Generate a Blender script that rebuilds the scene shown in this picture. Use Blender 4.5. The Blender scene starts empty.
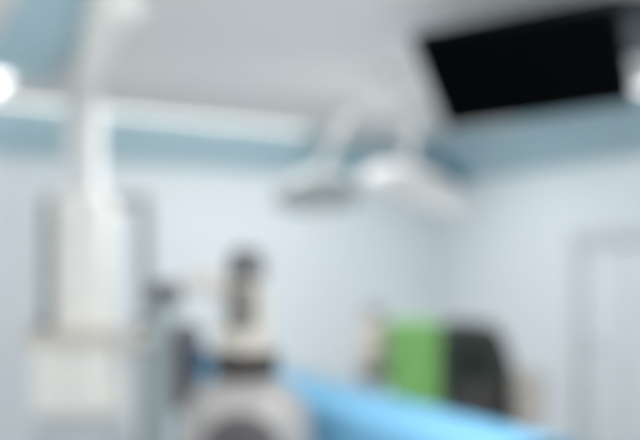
import bpy, bmesh, math, random
from mathutils import Vector, Matrix
random.seed(4)
S = bpy.context.scene
COL = S.collection
PI = math.pi

# ------------------------------------------------------------------ camera numbers
FPX, CX, HY, EYE = 820.0, 320.0, 272.0, 1.6        # focal length in px, centre column, horizon row, eye height
CEIL = 2.9
TH = math.atan2(820, 1380)                         # the room is turned this far against the view
ct, st = math.cos(TH), math.sin(TH)
def W(X, Y, Z):                                    # camera-aligned metres -> world metres
    return Vector((ct*X + st*Y, -st*X + ct*Y, Z))
def P(px, py, d):
    return W((px-CX)/FPX*d, d, EYE-(py-HY)/FPX*d)
RZ = -TH
DC = 1.3*FPX/129
CORNER = P(440, 143, DC)
XR, YB = CORNER.x, CORNER.y
XL, YF = -2.2, -2.0

# ------------------------------------------------------------------ materials
def lin(c):
    return tuple(((v/255)/12.92 if v/255 <= .04045 else ((v/255+.055)/1.055)**2.4) for v in c)
def mat(name, rgb, rough=.5, metal=0, noise=0.0, nscale=8, bump=0.0, emit=0, spec=.5):
    m = bpy.data.materials.new(name); m.use_nodes = True
    nt = m.node_tree; b = nt.nodes['Principled BSDF']
    c = (*lin(rgb), 1)
    b.inputs['Base Color'].default_value = c
    b.inputs['Roughness'].default_value = rough
    b.inputs['Metallic'].default_value = metal
    b.inputs['Specular IOR Level'].default_value = spec
    if emit:
        b.inputs['Emission Color'].default_value = c
        b.inputs['Emission Strength'].default_value = emit
    if noise or bump:
        tc = nt.nodes.new('ShaderNodeTexCoord'); n = nt.nodes.new('ShaderNodeTexNoise')
        n.inputs['Scale'].default_value = nscale; n.inputs['Detail'].default_value = 4
        nt.links.new(tc.outputs['Object'], n.inputs['Vector'])
        if noise:
            r = nt.nodes.new('ShaderNodeValToRGB')
            r.color_ramp.elements[0].color = (*[v*(1-noise) for v in c[:3]], 1)
            r.color_ramp.elements[1].color = (*[min(1, v*(1+noise)) for v in c[:3]], 1)
            r.color_ramp.elements[0].position = .3; r.color_ramp.elements[1].position = .7
            nt.links.new(n.outputs['Fac'], r.inputs['Fac']); nt.links.new(r.outputs['Color'], b.inputs['Base Color'])
        if bump:
            bp = nt.nodes.new('ShaderNodeBump'); bp.inputs['Strength'].default_value = bump
            bp.inputs['Distance'].default_value = .01
            nt.links.new(n.outputs['Fac'], bp.inputs['Height']); nt.links.new(bp.outputs['Normal'], b.inputs['Normal'])
    return m
def perforated(name, rgb, dark, scale):
    m = mat(name, rgb, .5)
    nt = m.node_tree; b = nt.nodes['Principled BSDF']
    tc = nt.nodes.new('ShaderNodeTexCoord'); v = nt.nodes.new('ShaderNodeTexVoronoi')
    v.inputs['Scale'].default_value = scale; v.inputs['Randomness'].default_value = 0
    r = nt.nodes.new('ShaderNodeValToRGB')
    r.color_ramp.elements[0].color = (*lin(dark), 1); r.color_ramp.elements[1].color = (*lin(rgb), 1)
    r.color_ramp.elements[0].position = .28; r.color_ramp.elements[1].position = .34
    nt.links.new(tc.outputs['Object'], v.inputs['Vector']); nt.links.new(v.outputs['Distance'], r.inputs['Fac'])
    nt.links.new(r.outputs['Color'], b.inputs['Base Color'])
    return m
M = dict(
    wall=mat('pale_blue_wall_panel', (214, 222, 227), .35, noise=.012, nscale=3),
    coving=mat('steel_blue_coving', (158, 184, 195), .4, noise=.02),
    ceil=mat('white_ceiling_paint', (240, 240, 240), .6, noise=.01),
    ceil_blue=mat('steel_blue_ceiling_panel', (192, 222, 233), .45, noise=.02),
    canopy=perforated('perforated_grey_metal', (238, 236, 235), (205, 205, 206), 60),
    canopy_frame=mat('canopy_frame_metal', (238, 234, 233), .4, noise=.01),
    floor=mat('blue_grey_vinyl', (218, 219, 219), .3, noise=.04, nscale=14),
    base=mat('grey_blue_skirting', (150, 172, 182), .4, noise=.02),
    door=mat('pale_door_laminate', (212, 220, 225), .35, noise=.01),
    doorframe=mat('grey_door_frame', (196, 204, 209), .4, noise=.01),
    white=mat('white_enamel', (240, 240, 238), .55, noise=.01),
    warm=mat('warm_white_enamel', (252, 249, 243), .35, noise=.01),
    beige=mat('beige_enamel', (200, 194, 185), .4, noise=.02),
    shelf=mat('grey_beige_shelf', (214, 208, 200), .4, noise=.02),
    palebeige=mat('pale_beige_plastic', (205, 200, 196), .45, noise=.02),
    grey=mat('light_grey_enamel', (162, 159, 158), .35, noise=.02),
    midgrey=mat('mid_grey_metal', (142, 148, 150), .35, metal=.2, noise=.02),
    lampgrey=mat('lamp_grey_polymer', (172, 177, 177), .4, noise=.02),
    lens=mat('frosted_lamp_lens', (168, 178, 178), .15, noise=.02),
    steel=mat('brushed_steel', (180, 184, 186), .28, metal=.9, noise=.03, nscale=40),
    dark=mat('charcoal_plastic', (98, 98, 100), .45, noise=.03),
    black=mat('black_plastic', (6, 7, 9), .6, noise=.03, spec=.1),
    slate=mat('slate_grey_metal', (36, 46, 54), .45, noise=.02),
    screen=mat('black_screen_glass', (2, 3, 5), .6, noise=.01, spec=.02),
    blackgreen=mat('black_green_enamel', (34, 44, 40), .45, noise=.04),
    pink=mat('pinkish_beige_plastic', (226, 214, 206), .45, noise=.02),
    binbeige=mat('dull_beige_plastic', (172, 166, 160), .5, noise=.02),
    darkscreen=mat('dark_green_screen', (26, 36, 30), .4, noise=.02, spec=.2),
    panel=mat('warm_grey_panel', (116, 114, 110), .4, noise=.02),
    portgrey=mat('dark_grey_port', (74, 72, 74), .4, noise=.02),
    brown=mat('brown_black_plastic', (52, 47, 44), .5, noise=.04),
    green=mat('bright_green_cloth', (126, 180, 104), .8, noise=.05, nscale=20, bump=.3),
    drape=mat('sky_blue_cloth', (119, 185, 224), .8, noise=.04, nscale=12, bump=.3),
    mattress=mat('dark_mattress_vinyl', (50, 60, 70), .5, noise=.03),
    bluecap=mat('blue_plastic', (30, 68, 100), .4, noise=.02),
    tealgrey=mat('teal_grey_metal', (158, 170, 173), .4, noise=.02),
    rubber=mat('dark_rubber', (30, 30, 32), .7, noise=.03),
    tealbox=mat('teal_blue_plastic', (84, 128, 150), .45, noise=.02),
    tube=mat('lit_narrow_diffuser', (255, 255, 252), .5, emit=1.7),
    lamp=mat('lit_diffuser', (255, 255, 255), .5, emit=2.2),
)

# ------------------------------------------------------------------ mesh helpers
class MB:
    def __init__(s): s.bm = bmesh.new()
    def _add(s, verts, mtx):
        if mtx is not None: bmesh.ops.transform(s.bm, matrix=mtx, verts=verts)
    def box(s, x0, x1, y0, y1, z0, z1, bev=.006, seg=2, mtx=None):
        r = bmesh.ops.create_cube(s.bm, size=1)
        v = r['verts']
        bmesh.ops.transform(s.bm, matrix=Matrix.Translation(((x0+x1)/2, (y0+y1)/2, (z0+z1)/2)) @
                            Matrix.Diagonal((x1-x0, y1-y0, z1-z0, 1)), verts=v)
        if bev > 0:
            e = list({ed for q in v for ed in q.link_edges})
            bev = min(bev, .45*min(abs(x1-x0), abs(y1-y0), abs(z1-z0)))
            r = bmesh.ops.bevel(s.bm, geom=e, offset=bev, segments=seg, profile=.5, affect='EDGES')
            v = list({q for f in r['faces'] for q in f.verts} | {q for q in v if q.is_valid})
        s._add(v, mtx); return s
    def lathe(s, prof, cx=0, cy=0, n=40, mtx=None, sx=1, sy=1):
        rings, vs = [], []
        for r, z in prof:
            if r < 1e-5:
                q = s.bm.verts.new((cx, cy, z)); rings.append([q]); vs.append(q)
            else:
                ring = [s.bm.verts.new((cx+sx*r*math.cos(2*PI*k/n), cy+sy*r*math.sin(2*PI*k/n), z)) for k in range(n)]
                rings.append(ring); vs += ring
        for a, b in zip(rings, rings[1:]):
            for k in range(n):
                k2 = (k+1) % n
                if len(a) == 1 and len(b) == 1: continue
                if len(a) == 1: s.bm.faces.new((a[0], b[k2], b[k]))
                elif len(b) == 1: s.bm.faces.new((a[k], a[k2], b[0]))
                else: s.bm.faces.new((a[k], a[k2], b[k2], b[k]))
        s._add(vs, mtx); return s
    def cyl(s, cx, cy, z0, z1, r, n=24, mtx=None):
        b = min(.004, r*.3, abs(z1-z0)*.3)
        return s.lathe([(0, z0), (r-b, z0), (r, z0+b), (r, z1-b), (r-b, z1), (0, z1)], cx, cy, n, mtx)
    def tube(s, pts, r, n=14):
        pts = [Vector(p) for p in pts]; rings = []
        for i, p in enumerate(pts):
            t = (pts[min(i+1, len(pts)-1)]-pts[max(i-1, 0)]).normalized()
            a = t.cross(Vector((0, 0, 1)))
            if a.length < 1e-3: a = Vector((1, 0, 0))
            a.normalize(); b = t.cross(a)
            rr = r[i] if isinstance(r, (list, tuple)) else r
            rings.append([s.bm.verts.new(p + a*rr*math.cos(2*PI*k/n) + b*rr*math.sin(2*PI*k/n)) for k in range(n)])
        for A, B in zip(rings, rings[1:]):
            for k in range(n): s.bm.faces.new((A[k], A[(k+1) % n], B[(k+1) % n], B[k]))
        s.bm.faces.new(rings[0][::-1]); s.bm.faces.new(rings[-1]); return s
    def poly(s, pts, z0, z1, bev=0):
        lo = [s.bm.verts.new((x, y, z0)) for x, y in pts]; hi = [s.bm.verts.new((x, y, z1)) for x, y in pts]
        s.bm.faces.new(lo[::-1]); s.bm.faces.new(hi)
        for k in range(len(pts)):
            j = (k+1) % len(pts); s.bm.faces.new((lo[k], lo[j], hi[j], hi[k]))
        return s
    def build(s, name, m, parent=None, smooth=True):
        bmesh.ops.recalc_face_normals(s.bm, faces=s.bm.faces)
        me = bpy.data.meshes.new(name); s.bm.to_mesh(me); s.bm.free()
        me.materials.append(m)
        if smooth:
            for p in me.polygons: p.use_smooth = True
            me.set_sharp_from_angle(angle=math.radians(35))
        o = bpy.data.objects.new(name, me); COL.objects.link(o)
        if parent: o.parent = parent
        return o
def thing(name, label, cat, loc, rz=0, group=None):
    o = bpy.data.objects.new(name, None); COL.objects.link(o)
    o.location = loc; o.rotation_euler = (0, 0, rz); o.empty_display_size = .1
    o['label'] = label; o['category'] = cat
    if group: o['group'] = group
    return o
def struct(o, label=None):
    o['kind'] = 'structure'
    if label: o['label'] = label
    return o
def along(p0, p1):                     # matrix putting local +Z along p0 -> p1 at p0
    p0, p1 = Vector(p0), Vector(p1)
    return Matrix.Translation(p0) @ (p1-p0).to_track_quat('Z', 'Y').to_matrix().to_4x4()

# ------------------------------------------------------------------ the room
t = .12
struct(MB().box(XL-t, XR+t, YF-t, YB+t, -.12, 0, 0).build('floor', M['floor'], smooth=False))
struct(MB().box(XL-t, XR+t, YF-t, YB+t, CEIL, CEIL+.12, 0).build('ceiling', M['ceil'], smooth=False))
struct(MB().box(XL-t, XR+t, YB, YB+t, 0, CEIL, 0).build('wall_back', M['wall'], smooth=False))
struct(MB().box(XL-t, XL, YF, YB, 0, CEIL, 0).build('wall_left', M['wall'], smooth=False))
struct(MB().box(XL-t, XR+t, YF-t, YF, 0, CEIL, 0).build('wall_front', M['wall'], smooth=False))
# right wall with a doorway
DY0, DY1, DZ = YB-2.85, YB-1.76, 1.9
wr = MB()
wr.box(XR, XR+t, YF, DY0, 0, CEIL, 0); wr.box(XR, XR+t, DY1, YB, 0, CEIL, 0); wr.box(XR, XR+t, DY0, DY1, DZ, CEIL, 0)
struct(wr.build('wall_right', M['wall'], smooth=False))
dr = struct(MB().box(XR+.03, XR+.075, DY0+.05, DY1-.05, .005, DZ-.05, .003).build('door_1', M['door']), 'pale flush door in the right wall')
fr = MB()
fr.box(XR-.02, XR+t, DY0-.05, DY0+.05, 0, DZ+.05, .004); fr.box(XR-.02, XR+t, DY1-.05, DY1+.05, 0, DZ+.05, .004)
fr.box(XR-.02, XR+t, DY0+.05, DY1-.05, DZ-.05, DZ+.05, .004)
fr.build('door_frame', M['doorframe'], dr)
MB().box(XR+.018, XR+.03, DY1-.52, DY1-.46, .01, DZ-.06, .002).build('vertical_rail', M['doorframe'], dr)
hd = MB(); hd.tube([(XR+.035, DY1-.16, 1.0), (XR-.02, DY1-.16, 1.0), (XR-.025, DY1-.18, 1.0), (XR-.025, DY1-.3, 1.0)], .011)
hd.build('door_handle', M['steel'], dr)
# sloping coving between wall and ceiling
def coving(name, pts, a, b, e):                 # prism along a run
    bm = MB(); (ax, ay), (bx, by), (nx, ny) = pts
    sec = [(0, CEIL-b), (.02, CEIL-b), (.02, CEIL-b+.02), (e, CEIL-a-.015), (e, CEIL-a), (0, CEIL-a)]
    A = [bm.bm.verts.new((ax+nx*d, ay+ny*d, z)) for d, z in sec]; B = [bm.bm.verts.new((bx+nx*d, by+ny*d, z)) for d, z in sec]
    bm.bm.faces.new(A); bm.bm.faces.new(B[::-1])
    for k in range(len(sec)):
        j = (k+1) % len(sec); bm.bm.faces.new((A[k], A[j], B[j], B[k]))
    return struct(bm.build(name, M['coving'], smooth=False))
coving('trim_1', ((XL, YB), (XR, YB), (0, -1)), .07, .42, .05)
coving('trim_2', ((XR, YB), (XR, YF), (-1, 0)), 0, .42, .40)
coving('trim_3', ((XL, YF), (XL, YB), (1, 0)), 0, .42, .10)
struct(MB().box(XL, XR-.3, YB-.055, YB, CEIL-.07, CEIL, .01).build('trim_7', M['ceil']), 'white cornice above the blue coving')
for nm, b in (('baseboard_back', (XL, XR, YB-.015, YB)), ('baseboard_left', (XL, XL+.015, YF, YB-.015))):
    struct(MB().box(*b, 0, .1, .003).build(nm, M['base']))
bb = MB(); bb.box(XR-.015, XR, DY1+.05, YB-.015, 0, .1, .003); bb.box(XR-.015, XR, YF, DY0-.05, 0, .1, .003)
struct(bb.build('baseboard_right', M['base']))
# ceiling: where a photo pixel meets the ceiling
def C(px, py): return P(px, py, (CEIL-EYE)*FPX/(HY-py))
SPLIT = C(105, 25).x                   # canopy starts here
CB = C(215, 106).y                     # back edge of canopy
can = MB().box(SPLIT+.1, XR-.75, .7, CB-.06, CEIL-.03, CEIL, .004)
struct(can.build('trim_4', M['canopy']), 'grey perforated air supply canopy in the ceiling')
fr = MB(); x0, x1, y0, y1 = SPLIT, XR-.65, .6, CB
fr.box(x0, x0+.1, y0, y1, CEIL-.045, CEIL, .004); fr.box(x1-.1, x1, y0, y1, CEIL-.045, CEIL, .004)
fr.box(x0+.1, x1-.1, y1-.06, y1, CEIL-.045, CEIL, .004); fr.box(x0+.1, x1-.1, y0, y0+.1, CEIL-.045, CEIL, .004)
struct(fr.build('trim_5', M['canopy_frame']), 'pale frame around the ceiling canopy')
ys = C(40, 98).y
LX = C(12, 80).x
BX = C(14, 8).x
BY = C(50, 78).y
struct(MB().box(BX, SPLIT-.02, .6, BY, CEIL-.02, CEIL, .003).build('trim_6', M['ceil_blue']), 'steel blue ceiling panel beside the canopy')

def ceiling_light(x0, x1, y0, y1, label, m='lamp'):
    cx, cy = (x0+x1)/2, (y0+y1)/2
    T = thing('ceiling_light', label, 'ceiling light', (cx, cy, CEIL-.05), 0, None)
    a, b = (x1-x0)/2, (y1-y0)/2
    f = MB(); f.box(-a, a, -b, -b+.03, 0, .05, .003); f.box(-a, a, b-.03, b, 0, .05, .003)
    f.box(-a, -a+.03, -b+.03, b-.03, 0, .05, .003); f.box(a-.03, a, -b+.03, b-.03, 0, .05, .003)
    f.build('frame', M['white'], T)
    MB().box(-a+.03, a-.03, -b+.03, b-.03, .01, .05, .002).build('diffuser', M[m], T)
    return T
q = C(4, 80)
ceiling_light(LX-.62, LX-.02, C(4, 66).y, ys-.12, 'bright white ceiling light panel at upper left, left of the white column')
ceiling_light(C(-70, 93).x, C(330, 120).x, ys-.1, ys+.1, 'long narrow ceiling light running behind the white column along the back wall', 'tube')
q = C(637, 74)
ceiling_light(XR-.62, XR-.16, q.y-.6, q.y+.22, 'white ceiling light panel at upper right beside the black screen')

# ------------------------------------------------------------------ ceiling pendant, left
d = 5.4; px0 = 83
def XZ(px0, d):
    return (lambda px: (px-px0)/FPX*d), (lambda py: EYE-(py-HY)/FPX*d)
X, Z = XZ(px0, d); o = P(px0, HY, d); o.z = CEIL
pend = thing('ceiling_pendant', 'white ceiling-hung supply column with shelf, drawers and side poles, at the left', 'medical pendant', o, RZ)
zo = lambda py: Z(py)-CEIL
za = zo(95)
MB().cyl(.82, -2.3, -.07, 0, .17, 40).build('ceiling_plate', M['warm'], pend)
MB().cyl(.82, -2.3, -.34, -.06, .075, 32).build('spindle', M['warm'], pend)
ar = MB()                                             # horizontal swivel arm carrying the column
L = Vector((.82, -2.3, 0))
mt = Matrix.Rotation(math.atan2(-2.3, .82), 4, 'Z')
ar.box(-.09, L.length+.1, -.085, .085, za-.02, za+.13, .03, 3, mt)
ar.build('swivel_arm', M['warm'], pend)
MB().box(X(68), X(100), -.1, .1, zo(200), za-.01, .03, 3).build('column', M['white'], pend)
hd = MB().box(X(60), X(111), -.16, .14, zo(330), zo(196), .03, 3).build('service_head', M['warm'], pend)
for k in range(3):
    s = MB(); s.box(X(66), X(66)+.05, -.168, -.155, zo(232+k*30)-.05, zo(232+k*30), .004)
    s.cyl(0, 0, 0, .008, .016, 16, Matrix.Translation((X(66)+.025, -.166, zo(232+k*30)-.025)) @ Matrix.Rotation(PI/2, 4, 'X'))
    s.build('gas_socket', M['palebeige'], hd)
sh = MB(); sh.box(X(33), X(152), -.26, .16, zo(343), zo(331), .008)
sh.box(X(33), X(152), -.27, -.255, zo(332)-.01, zo(332)+.03, .004)
sh.build('shelf', M['shelf'], pend)
for px in (46, 143):
    pl = MB().cyl(X(px), .06, zo(445), zo(195), .045, 20).build('side_pole', M['midgrey'], pend)
    MB().box(X(px)-.065, X(px)+.065, .0, .12, zo(349), zo(322), .008).build('clamp', M['brown'], pl)
MB().tube([(X(46), .06, zo(200)), (X(143), .06, zo(200))], .03).build('cross_bar', M['midgrey'], pend)
dw = MB().box(X(43), X(122), -.22, .14, zo(410), zo(342), .012).build('drawer_unit', M['warm'], pend)
for k in range(2):
    za_, zb_ = zo(346+k*31), zo(374+k*31)
    f = MB().box(X(46), X(119), -.235, -.215, zb_, za_, .006).build('drawer', M['warm'], dw)
    f2 = MB().tube([(X(66), -.236, (za_*.7+zb_*.3)), (X(66), -.262, (za_*.7+zb_*.3)), (X(99), -.262, (za_*.7+zb_*.3)), (X(99), -.236, (za_*.7+zb_*.3))], .006)
    f2.build('drawer_handle', M['steel'], f)
MB().box(X(36), X(150), -.24, .14, zo(456), zo(447), .008).build('lower_shelf', M['tealgrey'], pend)
MB().box(X(45), X(120), -.2, .12, zo(448), zo(414), .01).build('power_box', M['doorframe'], pend)

# ------------------------------------------------------------------ twin surgical lamp
d = 5.3; px0 = 391
X, Z = XZ(px0, d); o = P(px0, HY, d); o.z = CEIL
zo = lambda py: Z(py)-CEIL
lamp = thing('surgical_lamp', 'white twin-headed surgical lamp hanging from the ceiling left of the black screen', 'surgical light', o, RZ)
MB().lathe([(0, 0), (.18, 0), (.185, -.03), (.15, -.14), (.09, -.19), (0, -.19)], n=40).build('ceiling_cover', M['white'], lamp)
MB().cyl(0, 0, -.32, -.16, .04, 24).build('spindle', M['white'], lamp)
def head(px, py, r, yy, rx, ry, topm, underm, lensm):
    c = Vector((X(px), yy, zo(py)))
    mt = Matrix.Translation(c) @ Matrix.Rotation(rx, 4, 'X') @ Matrix.Rotation(ry, 4, 'Y')
    h = MB().lathe([(r*.97, -.012), (r, .0), (r*.99, .03), (r*.88, .085), (r*.62, .135), (r*.28, .16), (0, .165)], n=56, mtx=mt).build('lamp_head', topm, lamp)
    MB().lathe([(r*.965, -.004), (r*.96, -.014), (r*.6, -.022), (0, -.024)], n=56, mtx=mt).build('underside', underm, h)
    for k in range(6):
        a = k*PI/3
        MB().lathe([(0, -.030), (r*.2, -.030), (r*.22, -.018)], cx=r*.62*math.cos(a), cy=r*.62*math.sin(a), n=20, mtx=mt).build('lens', lensm, h)
    MB().lathe([(0, -.16), (.016, -.16), (.022, -.13), (.018, -.06), (.03, -.02), (0, -.02)], n=20, mtx=mt).build('handle', M['white'], h)
    return c, mt
c2, m2 = head(416, 194, .365, .02, math.radians(15), math.radians(18), M['white'], M['lampgrey'], M['lens'])
c1, m1 = head(318, 201, .28, -.1, math.radians(-9), math.radians(-3), M['lampgrey'], M['lampgrey'], M['lens'])
def arm(p0, pts, c, mt, top):
    e = mt @ Vector((0, 0, .145))
    MB().tube([p0, *pts], .028, 16).build('spring_arm', M['white'], lamp)
    MB().tube([pts[-1], (pts[-1][0], pts[-1][1], (pts[-1][2]+e.z)/2+.02), tuple(e)], .021, 14).build('yoke', M['white'], lamp)
arm((0, 0, -.22), [(X(352), .1, -.24), (X(345), .02, zo(124)), (X(323), -.1, zo(168))], c1, m1, 0)
arm((0, 0, -.28), [(X(425), .3, -.3), (X(418), .2, zo(130)), (X(409), .06, zo(158))], c2, m2, 0)

# ------------------------------------------------------------------ hanging black screen, upper right
d = 3.8; k = d/FPX
cen = W(.945, d, 2.527)
R3 = Matrix.Rotation(-.3268, 4, 'Z') @ Matrix.Rotation(.9819, 4, 'X') @ Matrix.Rotation(-.1222, 4, 'Y')
o = cen.copy(); o.z = CEIL
tv = thing('hanging_monitor', 'large black flat screen hung from the ceiling at upper right, tilted down', 'monitor', o, RZ)
off = Matrix.Translation((0, 0, cen.z-CEIL))
mt = off @ R3
Wd, Hd = .4137+.04, .2527+.05
MB().box(-Wd, Wd, 0, .055, -Hd, Hd, .008, 2, mt).build('casing', M['black'], tv)
MB().box(-Wd+.02, Wd-.02, -.004, .004, -Hd+.03, Hd-.02, .001, 1, mt).build('screen', M['screen'], tv)
MB().box(-Wd+.01, -.1, -.003, .05, -Hd-.012, -Hd+.006, .003, 1, mt).build('lower_bezel', M['palebeige'], tv)
bk = mt @ Vector((0, .05, 0))
MB().box(-.14, .14, .05, .09, -.1, .1, .006, 2, mt).build('mounting_bracket', M['midgrey'], tv)
hx = lambda px, dd: ((px-CX)/FPX*dd - .9473, dd-d)        # camera-aligned offset from the monitor's root
ax, ay = hx(636, 3.8)
zb = EYE-(54-HY)/FPX*3.8-CEIL
MB().box(ax-.085, ax+.085, ay-.05, ay+.05, zb, -.02, .012).build('hanger_arm', M['slate'], tv)
MB().tube([mt @ Vector((0, .085, 0)), mt @ Vector((.2, .12, 0)), (ax, ay, zb+.06)], .026).build('cross_arm', M['slate'], tv)
MB().box(ax-.1, ax+.1, ay-.1, ay+.1, -.03, 0, .008).build('ceiling_plate', M['slate'], tv)

# ------------------------------------------------------------------ corner box
o = Vector((XR-.22, YB-.14, 0))
p = P(471, 172, 8.0)
sp = thing('wall_speaker', 'small teal blue box high on the wall in the corner, right of the lamp', 'speaker', (XR-.02, YB-.28, p.z), 0)
MB().box(-.17, 0, -.16, .16, -.15, .15, .015).build('casing', M['tealbox'], sp)
MB().box(-.176, -.165, -.13, .13, -.12, .12, .004).build('grille', M['tealbox'], sp)
MB().box(-.01, .02, -.05, .05, -.07, .07, .004).build('wall_bracket', M['midgrey'], sp)

# ------------------------------------------------------------------ operating table and drape
A = Vector((-.275, 5.02)); B = Vector((.80, 2.90))
u = (B-A).normalized(); perp = Vector((-.8917, -.4527)); WT = .43
A = A - u*.05; B = B + u*.12
mid = (A+B)/2 + perp*WT/2; Lt = (B-A).length
wu = W(u.x, u.y, 0); rz = math.atan2(wu.y, wu.x)-PI/2      # local +y runs along the table towards the camera
loc = W(mid.x, mid.y, 0)
tab = thing('operating_table', 'operating table under the sky blue sheet, on a grey pedestal', 'operating table', loc, rz)
HT = 1.026
MB().box(-WT/2+.02, WT/2-.02, -Lt/2+.02, Lt/2-.02, HT-.07, HT-.012, .025, 3).build('mattress', M['mattress'], tab)
MB().box(-WT/2+.03, WT/2-.03, -Lt/2+.04, Lt/2-.04, HT-.1, HT-.07, .006).build('tabletop', M['steel'], tab)
MB().box(-.13, .13, -.2, .2, .1, HT-.1, .03, 3).build('pedestal', M['grey'], tab)
MB().box(-.24, .24, -.5, .45, .02, .12, .03, 3).build('base', M['grey'], tab)
for sx in (-.2, .2):
    for sy in (-.43, .38):
        MB().cyl(sx, sy, 0, .025, .035).build('foot', M['rubber'], tab)
dm = bmesh.new()
NU, NV = 44, 60
hang = .40
prof = []                                             # across the table: (x, z, how far it hangs)
for i in range(NU+1):
    s = -1+2*i/NU
    half = WT/2 + hang
    q = abs(s)*half
    rr = .05; flat = WT/2-rr+.012
    if q < flat: x, z = q, 0
    elif q < flat+rr*PI/2:
        a = (q-flat)/rr; x, z = flat+rr*math.sin(a), -rr+rr*math.cos(a)
    else:
        x, z = flat+rr, -rr-(q-flat-rr*PI/2)
    prof.append((math.copysign(x, s), z))
grid = []
for j in range(NV+1):
    v = j/NV; yv = (-.5+v)*(Lt+.02)
    row = []
    for i, (x, z) in enumerate(prof):
        hw = max(0, -z-.03)/hang
        wob = (math.sin(yv*17+1.3*math.sin(yv*5)) + .5*math.sin(yv*31+x*6))*.018*hw + .02*hw
        zt = HT + z + (.006*math.sin(yv*9)*math.sin(x*11) if z == 0 else 0) + (-.02*math.sin(yv*6) * hw)
        row.append(dm.verts.new((x + math.copysign(wob, x), yv, zt)))
    grid.append(row)
for j in range(NV):
    for i in range(NU): dm.faces.new((grid[j][i], grid[j][i+1], grid[j+1][i+1], grid[j+1][i]))
db = MB(); db.bm.free(); db.bm = dm
dp = db.build('surgical_drape', M['drape'])
dp.location = loc; dp.rotation_euler = (0, 0, rz)
so = dp.modifiers.new('thickness', 'SOLIDIFY'); so.thickness = .004; so.offset = 1
dp['label'] = 'sky blue sheet draped over the operating table'; dp['category'] = 'drape'

# ------------------------------------------------------------------ grey imaging machine, centre
def caster(parent, x, y, name='caster'):
    m = MB()
    m.cyl(0, 0, -.013, .013, .04, 20, Matrix.Translation((x, y, .04)) @ Matrix.Rotation(PI/2, 4, 'Y'))
    m.build(name, M['rubber'], parent)
d = 3.25; px0 = 246
X, Z = XZ(px0, d)
o = P(px0, HY, d); o.z = 0
mc = thing('imaging_machine', 'grey medical machine with dark-capped tower standing left of the blue sheet', 'medical machine', o, RZ)
MB().lathe([(0, Z(262)-.02), (X(263), Z(283)), (X(266), Z(275)), (X(264), Z(257)), (X(259), Z(249)), (0, Z(247))], n=36, sy=.9).build('top_cap', M['dark'], mc)
tw = MB()
tw.lathe([(0, Z(352)), (X(274), Z(352)), (X(273), Z(335)), (X(269), Z(300)), (X(265), Z(281)), (X(258), Z(276)), (0, Z(276))], n=48, sy=.85)
tower = tw.build('tower', M['beige'], mc)
tp = MB(); tp.box(X(230), X(259), -.118, -.06, Z(328), Z(284), .02, 3)
tp.build('front_panel', M['panel'], tower)
MB().lathe([(0, Z(376)), (X(275), Z(376)), (X(279), Z(372)), (X(279), Z(355)), (X(275), Z(350)), (0, Z(350))], n=48, sy=.9).build('collar', M['brown'], mc)
ho = MB(); ho.lathe([(0, Z(470)), (X(300), Z(470)), (X(312), Z(450)), (X(311), Z(424)), (X(306), Z(404)), (X(294), Z(388)), (X(276), Z(378)), (0, Z(374))], n=56, sy=.85)
hous = ho.build('rounded_housing', M['grey'], mc)
pr = MB(); pr.lathe([(0, 0), (.11, 0), (.135, .012), (.14, .03), (.14, .09), (0, .09)], n=40,
         mtx=Matrix.Translation((0, -.245, Z(440))) @ Matrix.Rotation(-PI/2, 4, 'X'), sx=1.05)
pr.build('dark_port', M['portgrey'], hous)
arm_ = MB(); arm_.tube([(X(232), 0, Z(292)), (X(216), -.02, Z(284)), (X(200), -.03, Z(280)), (X(188), -.03, Z(282))], [.055, .05, .045, .035])
arm_.build('side_arm', M['palebeige'], mc)
MB().cyl(0, 0, .14, Z(468), .09, 32).build('pedestal', M['grey'], mc)
MB().box(-.24, .24, -.26, .26, .07, .15, .03, 3).build('wheeled_base', M['grey'], mc)
for sx in (-.2, .2):
    for sy in (-.2, .2): caster(mc, sx, sy)

# ------------------------------------------------------------------ stand to its left
d = 4.05; px0 = 168
X, Z = XZ(px0, d)
o = P(px0, HY, d); o.z = 0
sd = thing('equipment_stand', 'grey wheeled stand with a dark head, between the white column and the grey machine', 'medical stand', o, RZ)
MB().box(X(149), X(183), -.06, .05, Z(305), Z(281), .03, 3).build('head', M['dark'], sd)
MB().box(X(151), X(173), -.05, .05, .12, Z(301), .02, 3).build('column', M['tealgrey'], sd)
cn = MB(); cn.lathe([(0, Z(407)), (.068, Z(409)), (.074, Z(402)), (.074, Z(334)), (.06, Z(325)), (.02, Z(320)), (0, Z(320))], cx=X(189), cy=-.04, n=30)
can_ = cn.build('canister', M['dark'], sd)
MB().box(X(172), X(187), -.06, -.01, Z(395), Z(388), .004).build('bracket', M['midgrey'], sd)
kb = MB(); kb.lathe([(0, 0), (.052, 0), (.06, .008), (.06, .05), (.05, .06), (0, .06)], n=24, mtx=Matrix.Translation((X(203), -.08, Z(357))) @ Matrix.Rotation(PI/2, 4, 'X'))
kb.box(X(190), X(204), -.09, -.05, Z(368), Z(345), .008)
kb.build('cap', M['bluecap'], can_)
MB().box(-.17, .17, -.17, .17, .07, .13, .03, 3).build('base', M['tealgrey'], sd)
for sx in (-.14, .14):
    for sy in (-.14, .14): caster(sd, sx, sy)

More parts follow.
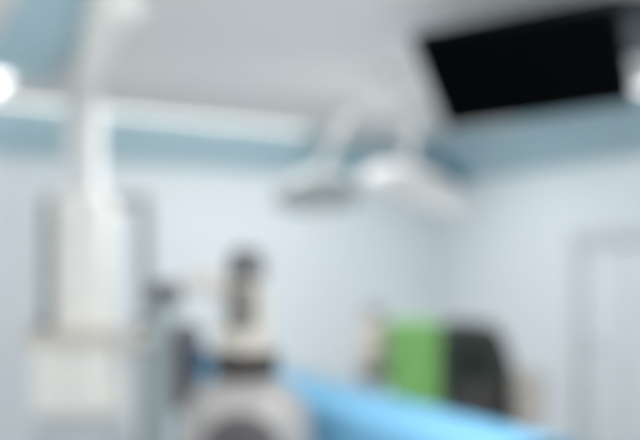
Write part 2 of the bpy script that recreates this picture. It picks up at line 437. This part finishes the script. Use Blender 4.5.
# ------------------------------------------------------------------ things behind the table
# green covered trolley
d = 5.6; px0 = 414.5
X, Z = XZ(px0, d); o = P(px0, HY, d); o.z = 0
gt = thing('covered_trolley', 'trolley under a bright green cover beyond the blue sheet', 'trolley', o, RZ)
MB().box(X(397), X(432), -.17, .17, .12, Z(326), .015).build('body', M['midgrey'], gt)
cv = bmesh.new()
n_ = 96; rows = 16; x1 = X(438.5); y1 = .19
def ring(k, r, exp=8):
    a = 2*PI*k/n_; c, s_ = math.cos(a), math.sin(a)
    q = (abs(c)**exp+abs(s_)**exp)**(-1/exp); return c*q, s_*q
R_ = []
zt, zb = Z(321), .55
for j in range(rows+1):
    v = j/rows
    R_.append([cv.verts.new((ring(k, 1)[0]*(x1+.012*v*math.sin(k*.8)), ring(k, 1)[1]*(y1+.012*v*math.sin(k*.8+1)),
                             zt-.012-(zt-.012-zb)*v)) for k in range(n_)])
tr = [cv.verts.new((ring(k, 1)[0]*(x1-.015), ring(k, 1)[1]*(y1-.015), zt)) for k in range(n_)]
R_.insert(0, tr); cv.faces.new(tr)
for a, b in zip(R_, R_[1:]):
    for k in range(n_): cv.faces.new((a[k], a[(k+1) % n_], b[(k+1) % n_], b[k]))
mb = MB(); mb.bm.free(); mb.bm = cv; mb.build('cover', M['green'], gt)
for sx in (X(396), X(437)):
    for sy in (-.13, .13):
        MB().cyl(sx, sy, .07, .14, .012).build('caster_stem', M['steel'], gt); caster(gt, sx, sy)

# black machine
d = 5.55; px0 = 478
X, Z = XZ(px0, d); o = P(px0, HY, d); o.z = 0
bk_ = thing('anaesthesia_machine', 'black-green medical machine standing right of the green trolley', 'medical machine', o, RZ)
b = MB()
pts = [(X(445.5), Z(327)), (X(450), Z(321)), (X(488), Z(323)), (X(499), Z(336)), (X(512), Z(378)), (X(514), Z(392)), (X(514), .16), (X(445.5), .16)]
lo = [b.bm.verts.new((x, -.2, z)) for x, z in pts]; hi = [b.bm.verts.new((x, .2, z)) for x, z in pts]
b.bm.faces.new(lo); b.bm.faces.new(hi[::-1])
for k2 in range(len(pts)):
    j = (k2+1) % len(pts); b.bm.faces.new((lo[k2], lo[j], hi[j], hi[k2]))
bmesh.ops.bevel(b.bm, geom=list(b.bm.edges), offset=.012, segments=2, affect='EDGES')
b.build('body', M['blackgreen'], bk_)
MB().box(X(450), X(488), -.215, -.19, Z(376), Z(333), .006).build('screen', M['darkscreen'], bk_)
MB().box(X(452), X(505), -.215, -.19, Z(400), Z(382), .006).build('drawer_front', M['brown'], bk_)
MB().box(X(495), X(502), -.1, .1, Z(340), Z(322), .01).build('side_handle', M['palebeige'], bk_)
MB().box(X(450), X(507), -.22, .22, .07, .16, .02, 3).build('base', M['dark'], bk_)
for sx in (X(455), X(501)):
    for sy in (-.18, .18): caster(bk_, sx, sy)

# beige unit left of the green trolley
d = 6.0; px0 = 374
X, Z = XZ(px0, d); o = P(px0, HY, d); o.z = 0
bl = thing('canister_stand', 'beige canister on a stand standing left of the green trolley', 'canister', o, RZ)
MB().lathe([(0, Z(366)), (.11, Z(366)), (.118, Z(360)), (.118, Z(326)), (.11, Z(319)), (0, Z(317))], n=36).build('canister', M['pink'], bl)
MB().lathe([(0, Z(319)), (.08, Z(319)), (.082, Z(312)), (.07, Z(307)), (0, Z(307))], n=30).build('lid', M['midgrey'], bl)
MB().lathe([(0, Z(380)), (.10, Z(380)), (.112, Z(377)), (.112, Z(367)), (0, Z(366))], n=36).build('holder', M['dark'], bl)
MB().cyl(0, 0, .06, Z(377), .025).build('pole', M['steel'], bl)
MB().lathe([(0, 0), (.17, 0), (.175, .02), (.12, .05), (.03, .07), (0, .07)], n=36).build('base', M['midgrey'], bl)

# pale bin at the right of the black machine
d = 5.2; px0 = 529
X, Z = XZ(px0, d); o = P(px0, HY, d); o.z = 0
wb = thing('waste_bin', 'pale beige bin standing right of the black-green machine', 'bin', o, RZ)
MB().lathe([(0, .0), (.085, 0), (.092, .01), (.105, Z(384)), (0, Z(384))], n=36, sy=.9).build('body', M['binbeige'], wb)
MB().lathe([(0, Z(385)), (.11, Z(385)), (.112, Z(380)), (.09, Z(372)), (.03, Z(368)), (0, Z(368))], n=36, sy=.9).build('lid', M['binbeige'], wb)
MB().box(-.04, .04, -.13, -.07, .02, .04, .006).build('pedal', M['dark'], wb)

# ------------------------------------------------------------------ lights: added area lights standing in for unseen room lighting, no fixtures
def area(name, x, y, sx, sy, e, col=(1, .985, .97)):
    l = bpy.data.lights.new(name, 'AREA'); l.shape = 'RECTANGLE'; l.size = sx; l.size_y = sy; l.energy = e; l.color = col
    o = bpy.data.objects.new(name, l); COL.objects.link(o); o.location = (x, y, CEIL-.06); return o
area('fill_over_back_wall', 3.1, YB-1.5, 2.5, .3, 47)  # added to brighten the back wall; this stretch of ceiling has no lamp
area('fill_left', -.9, 2.6, .5, 3.2, 38)
area('fill_front', 1.2, -.6, 3.2, .5, 86)
area('fill_right', XR-2.7, .8, .4, 3.0, 64)
w_ = bpy.data.worlds.new('world'); S.world = w_; w_.use_nodes = True
w_.node_tree.nodes['Background'].inputs['Color'].default_value = (.8, .9, 1, 1)
w_.node_tree.nodes['Background'].inputs['Strength'].default_value = .3

# ------------------------------------------------------------------ camera
cam = bpy.data.cameras.new('camera'); co = bpy.data.objects.new('camera', cam); COL.objects.link(co)
co.location = (0, 0, EYE); co.rotation_euler = (PI/2, 0, RZ)
cam.sensor_width = 36; cam.lens = FPX/640*36
cam.shift_y = (HY-220)/640
cam.clip_start = .02
cam.dof.use_dof = True; cam.dof.focus_distance = .55
cam.dof.aperture_fstop = 1.85; cam.dof.aperture_blades = 0
S.camera = co
S.view_settings.view_transform = 'Standard'; S.view_settings.look = 'None'
S.view_settings.gamma = 1; S.view_settings.use_curve_mapping = False
S.view_settings.exposure = 0.08
